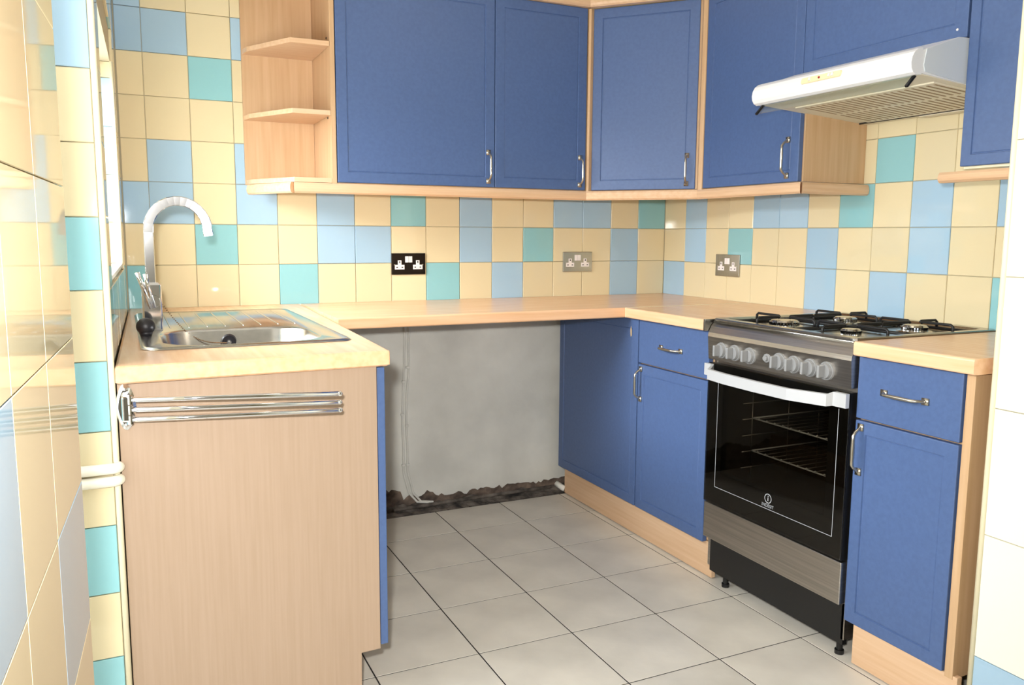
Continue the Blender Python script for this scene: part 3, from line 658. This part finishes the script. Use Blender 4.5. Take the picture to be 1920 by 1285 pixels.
front(cc_, 'door', ax-nx*0.012+math.cos(math.radians(ang))*0.004, ay-ny*0.012+math.sin(math.radians(ang))*0.004, Z0, ang, Ln-0.008, Z1-Z0, True, (Ln-0.042,0.075,0.105,True))
part('corner_post', prism([(-0.6105,-0.270),(-0.6105,-0.298),(-0.603,-0.305),(-0.590,-0.300),(-0.584,-0.285),(-0.580,-0.272)], Z0-0.01, Z1, bevel=0.0015), M_beechU, cc_)
part('corner_post', prism([(-0.272,-0.612),(-0.288,-0.616),(-0.300,-0.622),(-0.306,-0.636),(-0.300,-0.653),(-0.272,-0.653)], Z0-0.01, Z1, bevel=0.0015), M_beechU, cc_)
wc = thing('wall_cabinet', 'blue wall cabinet to the left of the extractor hood', 'cabinet', (-0.15,-0.91,Z0))
part('carcass', nb((-CARC,-0.001,-1.163,-0.656,Z0,Z1)), M_beechU, wc)
front(wc, 'door', -CARC, -0.657, Z0, -90, 0.500, Z1-Z0, True, (0.450,0.080,0.115,True))
HZ = 1.700
wc = thing('wall_cabinet', 'short blue cabinet directly above the extractor hood', 'cabinet', (-0.15,-1.45,HZ))
part('carcass', nb((-CARC,-0.001,-1.744,-1.165,HZ,Z1)), M_beechU, wc)
front(wc, 'door', -CARC, -1.1595, HZ+0.001, -90, 0.583, Z1-HZ-0.001, True)
bm = bmesh.new(); cyl(bm, (-0.300,-1.713,1.725),(-0.3015,-1.713,1.725),0.0035,0.003,12); part('screw_cap', bm, M_offw, wc)
wc = thing('wall_cabinet', 'blue wall cabinet to the right of the extractor hood', 'cabinet', (-0.15,-1.9,Z0))
part('carcass', nb((-CARC,-0.001,-2.046,-1.748,Z0,Z1)), M_trim, wc)
front(wc, 'door', -CARC, -1.749, Z0+0.006, -90, 0.296, Z1-Z0-0.006, True, None, inset=0.040)
# pelmet and cornice
PZ0, PZ1 = 1.316, 1.3525
def rail(parent, p, q, z0, z1, d=0.026, name='rail', material=None, e0=0.0, e1=0.0):
    p = Vector((*p,0)); q = Vector((*q,0)); t = (q-p).normalized(); nrm = Vector((t.y,-t.x,0))
    Lg = (q-p).length
    bm = bmesh.new(); prof = [(0,z0+0.004),(0.003,z0),(d-0.008,z0),(d-0.002,z0+0.006),(d,z0+(z1-z0)*0.45),(d-0.002,z1-0.007),(d-0.007,z1),(0,z1)]
    A = [bm.verts.new(p + nrm*a + t*(-e0*a) + Vector((0,0,z))) for a, z in prof]; B = [bm.verts.new(q + nrm*a + t*(e1*a) + Vector((0,0,z))) for a, z in prof]
    k = len(prof); bm.faces.new(A); bm.faces.new(B)
    for i in range(k): bm.faces.new((A[i],A[(i+1)%k],B[(i+1)%k],B[i]))
    return part(name, bm, material or M_beechX, parent)
pm = thing('light_pelmet', 'beech light pelmet running under the blue wall cabinets', 'pelmet', (-0.9,-0.3,PZ0))
rail(pm, (-1.897,-0.050), (-1.786,-0.284), PZ0, PZ1, e1=0.3)
rail(pm, (-1.786,-0.284), (-0.604,-0.284), PZ0, PZ1, e0=0.3, e1=-0.30)
rail(pm, (-0.604,-0.284), (-0.288,-0.630), PZ0, PZ1, e0=-0.30, e1=-0.30)
rail(pm, (-0.288,-0.630), (-0.288,-1.164), PZ0, PZ1, e0=-0.30, e1=0.8, material=M_beechY)
rail(pm, (-0.288,-1.164), (-0.002,-1.164), PZ0, PZ1, e0=0.8)
pm = thing('light_pelmet', 'short rounded beech pelmet under the cabinet right of the hood', 'pelmet', (-0.29,-1.87,PZ0))
rail(pm, (-0.284,-1.692), (-0.284,-2.05), PZ0+0.006, PZ1-0.002, material=M_beechY)
cn = thing('cornice', 'beech cornice along the top of the blue wall cabinets', 'cornice', (-0.6,-0.3,Z1))
cz0, cz1 = Z1+0.001, Z1+0.032
rail(cn, (-1.905,-0.290), (-0.604,-0.290), cz0, cz1, d=0.034, e1=-0.30)
rail(cn, (-0.604,-0.290), (-0.294,-0.630), cz0, cz1, d=0.034, e0=-0.30, e1=-0.30)
rail(cn, (-0.294,-0.630), (-0.294,-2.05), cz0, cz1, d=0.034, e0=-0.30, material=M_beechY)

# ------------------------------------------------------------------ extractor hood
HY0, HY1 = -1.742, -1.150
hd = thing('extractor_hood', 'white slimline extractor hood over the cooker', 'extractor hood', (-0.25,-1.445,1.556))
prof = [(-0.004,1.560),(-0.30,1.580),(-0.462,1.594)]
nose = [(-0.470,1.590),(-0.482,1.589),(-0.493,1.594),(-0.500,1.604),(-0.502,1.617),(-0.499,1.632),(-0.491,1.645),(-0.478,1.654)]
top = [(-0.330,1.697),(-0.302,1.6985),(-0.004,1.6985)]
part('canopy', prism(prof+[(-0.462,1.652)]+top, HY0, HY1, 'y'), M_hood, hd)
part('front_fascia', prism([(-0.4625,1.590)]+nose+[(-0.4625,1.659)], HY0-0.0005, HY1+0.0005, 'y'), M_hood, hd)
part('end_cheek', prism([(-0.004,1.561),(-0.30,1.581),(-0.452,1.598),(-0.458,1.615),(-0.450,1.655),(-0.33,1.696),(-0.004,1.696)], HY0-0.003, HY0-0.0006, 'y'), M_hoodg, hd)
part('underside', prism([(-0.006,1.557),(-0.455,1.5905),(-0.455,1.5932),(-0.006,1.5598)], HY0+0.004, HY1-0.004, 'y'), M_under, hd)
def uz(x): return 1.5568 + (-(x)-0.006)*(1.5905-1.557)/0.449
fl_ = part('filter_grille', prism([(-0.05,uz(-0.05)-0.0035),(-0.375,uz(-0.375)-0.0035),(-0.375,uz(-0.375)+0.0002),(-0.05,uz(-0.05)+0.0002)], HY0+0.03, HY1-0.06, 'y'), M_under, hd)
for k in range(21):
    for j in range(2):
        y = HY1-0.085-0.0232*k; xa, xb = (-0.36,-0.225) if j else (-0.205,-0.07)
        bm = prism([(xa,uz(xa)-0.0046),(xb,uz(xb)-0.0046),(xb,uz(xb)-0.003),(xa,uz(xa)-0.003)], y-0.0062, y, 'y'); part('slot', bm, M_slot, fl_)
part('lamp_lens', prism([(-0.012,uz(-0.012)-0.007),(-0.042,uz(-0.042)-0.007),(-0.042,uz(-0.042)),(-0.012,uz(-0.012))], HY0+0.03, HY1-0.25, 'y', bevel=0.002), M_under, hd)
part('filter_edge', prism([(-0.0445,uz(-0.0445)-0.005),(-0.0475,uz(-0.0475)-0.005),(-0.0475,uz(-0.0475)),(-0.0445,uz(-0.0445))], HY0+0.03, HY1-0.02, 'y'), M_dark, hd)
vz = part('visor', prism([(-0.466,1.5895),(-0.470,1.5895),(-0.4935,1.5625),(-0.4895,1.5610)], HY0+0.012, HY1-0.012, 'y'), M_visor, hd, label='clear plastic visor')
for y in (HY0+0.012, HY1-0.020):
    part('visor_clip', prism([(-0.464,1.5885),(-0.472,1.5895),(-0.4975,1.5620),(-0.4930,1.5580)], y, y+0.008, 'y'), M_castiron, hd)
# control strip on the curved fascia
pc = [(-1.505,1.627),(-1.375,1.627)]
M_ = Matrix.Translation((-0.4985,-1.437,1.629)) @ Matrix.Rotation(math.radians(-90),4,'Z') @ Matrix.Rotation(math.radians(-16),4,'X')
cs_ = part('control_strip', rings_mesh([[(x,-0.001,z) for x,z in rrect(-0.076,0.076,-0.0095,0.0095,0.006,4)],[(x,-0.0045,z) for x,z in rrect(-0.075,0.075,-0.0085,0.0085,0.005,4)]],cap_first=True,cap_last=True), M_cream, hd, M_)
for u in (-0.040, 0.034, 0.046):
    part('switch', nb((u-0.0035,u+0.0035,-0.0095,-0.004,-0.0045,0.0045), bevel=0.001), M_offw, cs_, M_.copy())
    part('switch_slot', nb((u-0.006,u+0.008,-0.0052,-0.0042,-0.0058,0.0058)), M_cream, cs_, M_.copy())
bm = bmesh.new(); cyl(bm, (-0.005,-0.004,0),(-0.005,-0.007,0),0.0035,0.003,14); part('indicator', bm, M_red, cs_, M_.copy())

# ------------------------------------------------------------------ sockets
def socket(label, x, y, z, deg, plate, w=0.146, h=0.088):
    s = thing('double_socket', label, 'socket', (x,y,z-h/2), 'double wall sockets')
    M = F(x, y, z, deg); t = 0.0065
    part('face_plate', nb((-w/2,w/2,-t,0,-h/2,h/2), bevel=0.0018), plate, s, M.copy())
    rk = part('rocker_switch', nb((-0.0150,-0.0008,-t-0.0028,-t+0.001,0.006,0.0315),(0.0008,0.0150,-t-0.0028,-t+0.001,0.006,0.0315), bevel=0.0008), M_offw, s, M.copy())
    for u in (-0.039, 0.039):
        ins = part('socket_insert', nb((u-0.0075,u+0.0075,-t-0.0012,-t+0.001,-0.0035,0.0150),(u-0.0205,u+0.0205,-t-0.0012,-t+0.001,-0.0220,-0.0035)), M_offw, s, M.copy())
        part('pin_hole', nb((u-0.0022,u+0.0022,-t-0.0016,-t-0.0008,0.0035,0.0115),(u-0.0145,u-0.0078,-t-0.0016,-t-0.0008,-0.0155,-0.0115),(u+0.0078,u+0.0145,-t-0.0016,-t-0.0008,-0.0155,-0.0115)), M_dark, ins, M.copy())
    for u in (-0.0605, 0.0605):
        bm = bmesh.new(); cyl(bm, (u,-t,-0.003),(u,-t-0.0012,-0.003),0.0032,0.0028,12); part('screw', bm, M_pewter, s, M.copy())
M_blacknickel = mat('black_nickel', (52,44,40), 0.22, 0.9)
socket('black nickel double socket on the back wall tiles', -1.279, 0.0, 1.052, 0, M_blacknickel)
socket('brushed steel double socket on the back wall tiles', -0.478, 0.0, 1.054, 0, M_steelH, 0.150, 0.090)
socket('brushed steel double socket on the right wall tiles', 0.0, -0.468, 1.049, -90, M_steelH, 0.154, 0.094)

# ------------------------------------------------------------------ cables and pipes
def wob(pts, amp, seed, per=14):
    out = []
    for a, b in zip(pts, pts[1:]):
        a = Vector(a); b = Vector(b)
        for k in range(per):
            p = a.lerp(b, k/per); p.x += amp*noise.noise((p.z*9, seed, 0)); out.append(p)
    out.append(Vector(pts[-1])); return out
for lab, dx, sd in (('painted-over cable on plaster wall, the left of the pair', 0.0, 1), ('painted-over cable on plaster wall, the right of the pair', 0.019, 4)):
    cb = thing('wall_cable', lab, 'cable', (-1.30+dx,-0.004,0.02), 'cables in the appliance space')
    bm = bmesh.new()
    tube(bm, wob([(-1.297+dx,-0.004,0.858),(-1.303+dx,-0.004,0.62),(-1.314+dx*0.9,-0.004,0.40),(-1.309+dx,-0.004,0.17),(-1.290+dx,-0.007,0.075),(-1.258+dx,-0.020,0.036),(-1.205+dx,-0.030,0.030)], 0.004, sd), 0.0048, 8)
    part('cable', bm, M_plaster, cb, smooth=True)
    for z, x in ((0.80,-1.298),(0.56+0.06*(sd>2),-1.306),(0.42-0.05*(sd>2),-1.313),(0.20,-1.311)):
        bm = nb((x+dx-0.008,x+dx+0.008,-0.010,-0.001,z-0.005,z+0.005), bevel=0.002); part('cable_clip', bm, M_plaster, cb)
bm = bmesh.new(); tube(bm, wob([(-1.37,-0.045,0.022),(-1.0,-0.040,0.026),(-0.62,-0.040,0.028)], 0.0, 2), 0.008, 8)
solo('floor_cable', bm, M_debris, 'dirty dark cable lying along the foot of the plaster wall', 'cable', (-1.0,-0.04,0.02), smooth=True)
bm = bmesh.new(); tube(bm, [(-0.585,-0.030,0.035),(-0.572,-0.070,0.024),(-0.566,-0.074,0.022)], 0.014, 12)
solo('pipe_stub', bm, M_white, 'white pipe stub beside the end of long kickboard', 'pipe', (-0.575,-0.05,0.02), smooth=True)
for lab, z in (('upper white pipe crossing the tiled wall end', 0.6835), ('lower white pipe crossing the tiled wall end', 0.6565)):
    bm = bmesh.new(); r_ = 0.0115; pts = [(-2.60,-1.412,z),(-2.392,-1.412,z)]
    for k in range(1,7):
        a = math.radians(15*k); pts.append((-2.392+0.014*math.sin(a), -1.412+0.014*(1-math.cos(a)), z))
    pts.append((-2.3765,-1.394,z)); tube(bm, pts, [r_]*(len(pts)-1)+[r_*0.8], 12)
    solo('white_pipe', bm, M_pipe, lab, 'pipe', (-2.42,-1.412,z-r_), 'pipes across the wall end', smooth=True)

# ------------------------------------------------------------------ ceiling lamp (above the frame)
cl_ = thing('ceiling_lamp', 'round ceiling lamp with a warm glass diffuser', 'lamp', (-0.92,-1.75,CEIL-0.09))
bm = bmesh.new(); cyl(bm, (-0.92,-1.75,CEIL),(-0.92,-1.75,CEIL-0.025),0.09,0.09,32); part('base', bm, M_white, cl_)
bm = bmesh.new(); sphere(bm, (-0.92,-1.75,CEIL-0.03), 0.125, 0.48, 32); part('diffuser', bm, M_glow, cl_, smooth=True)
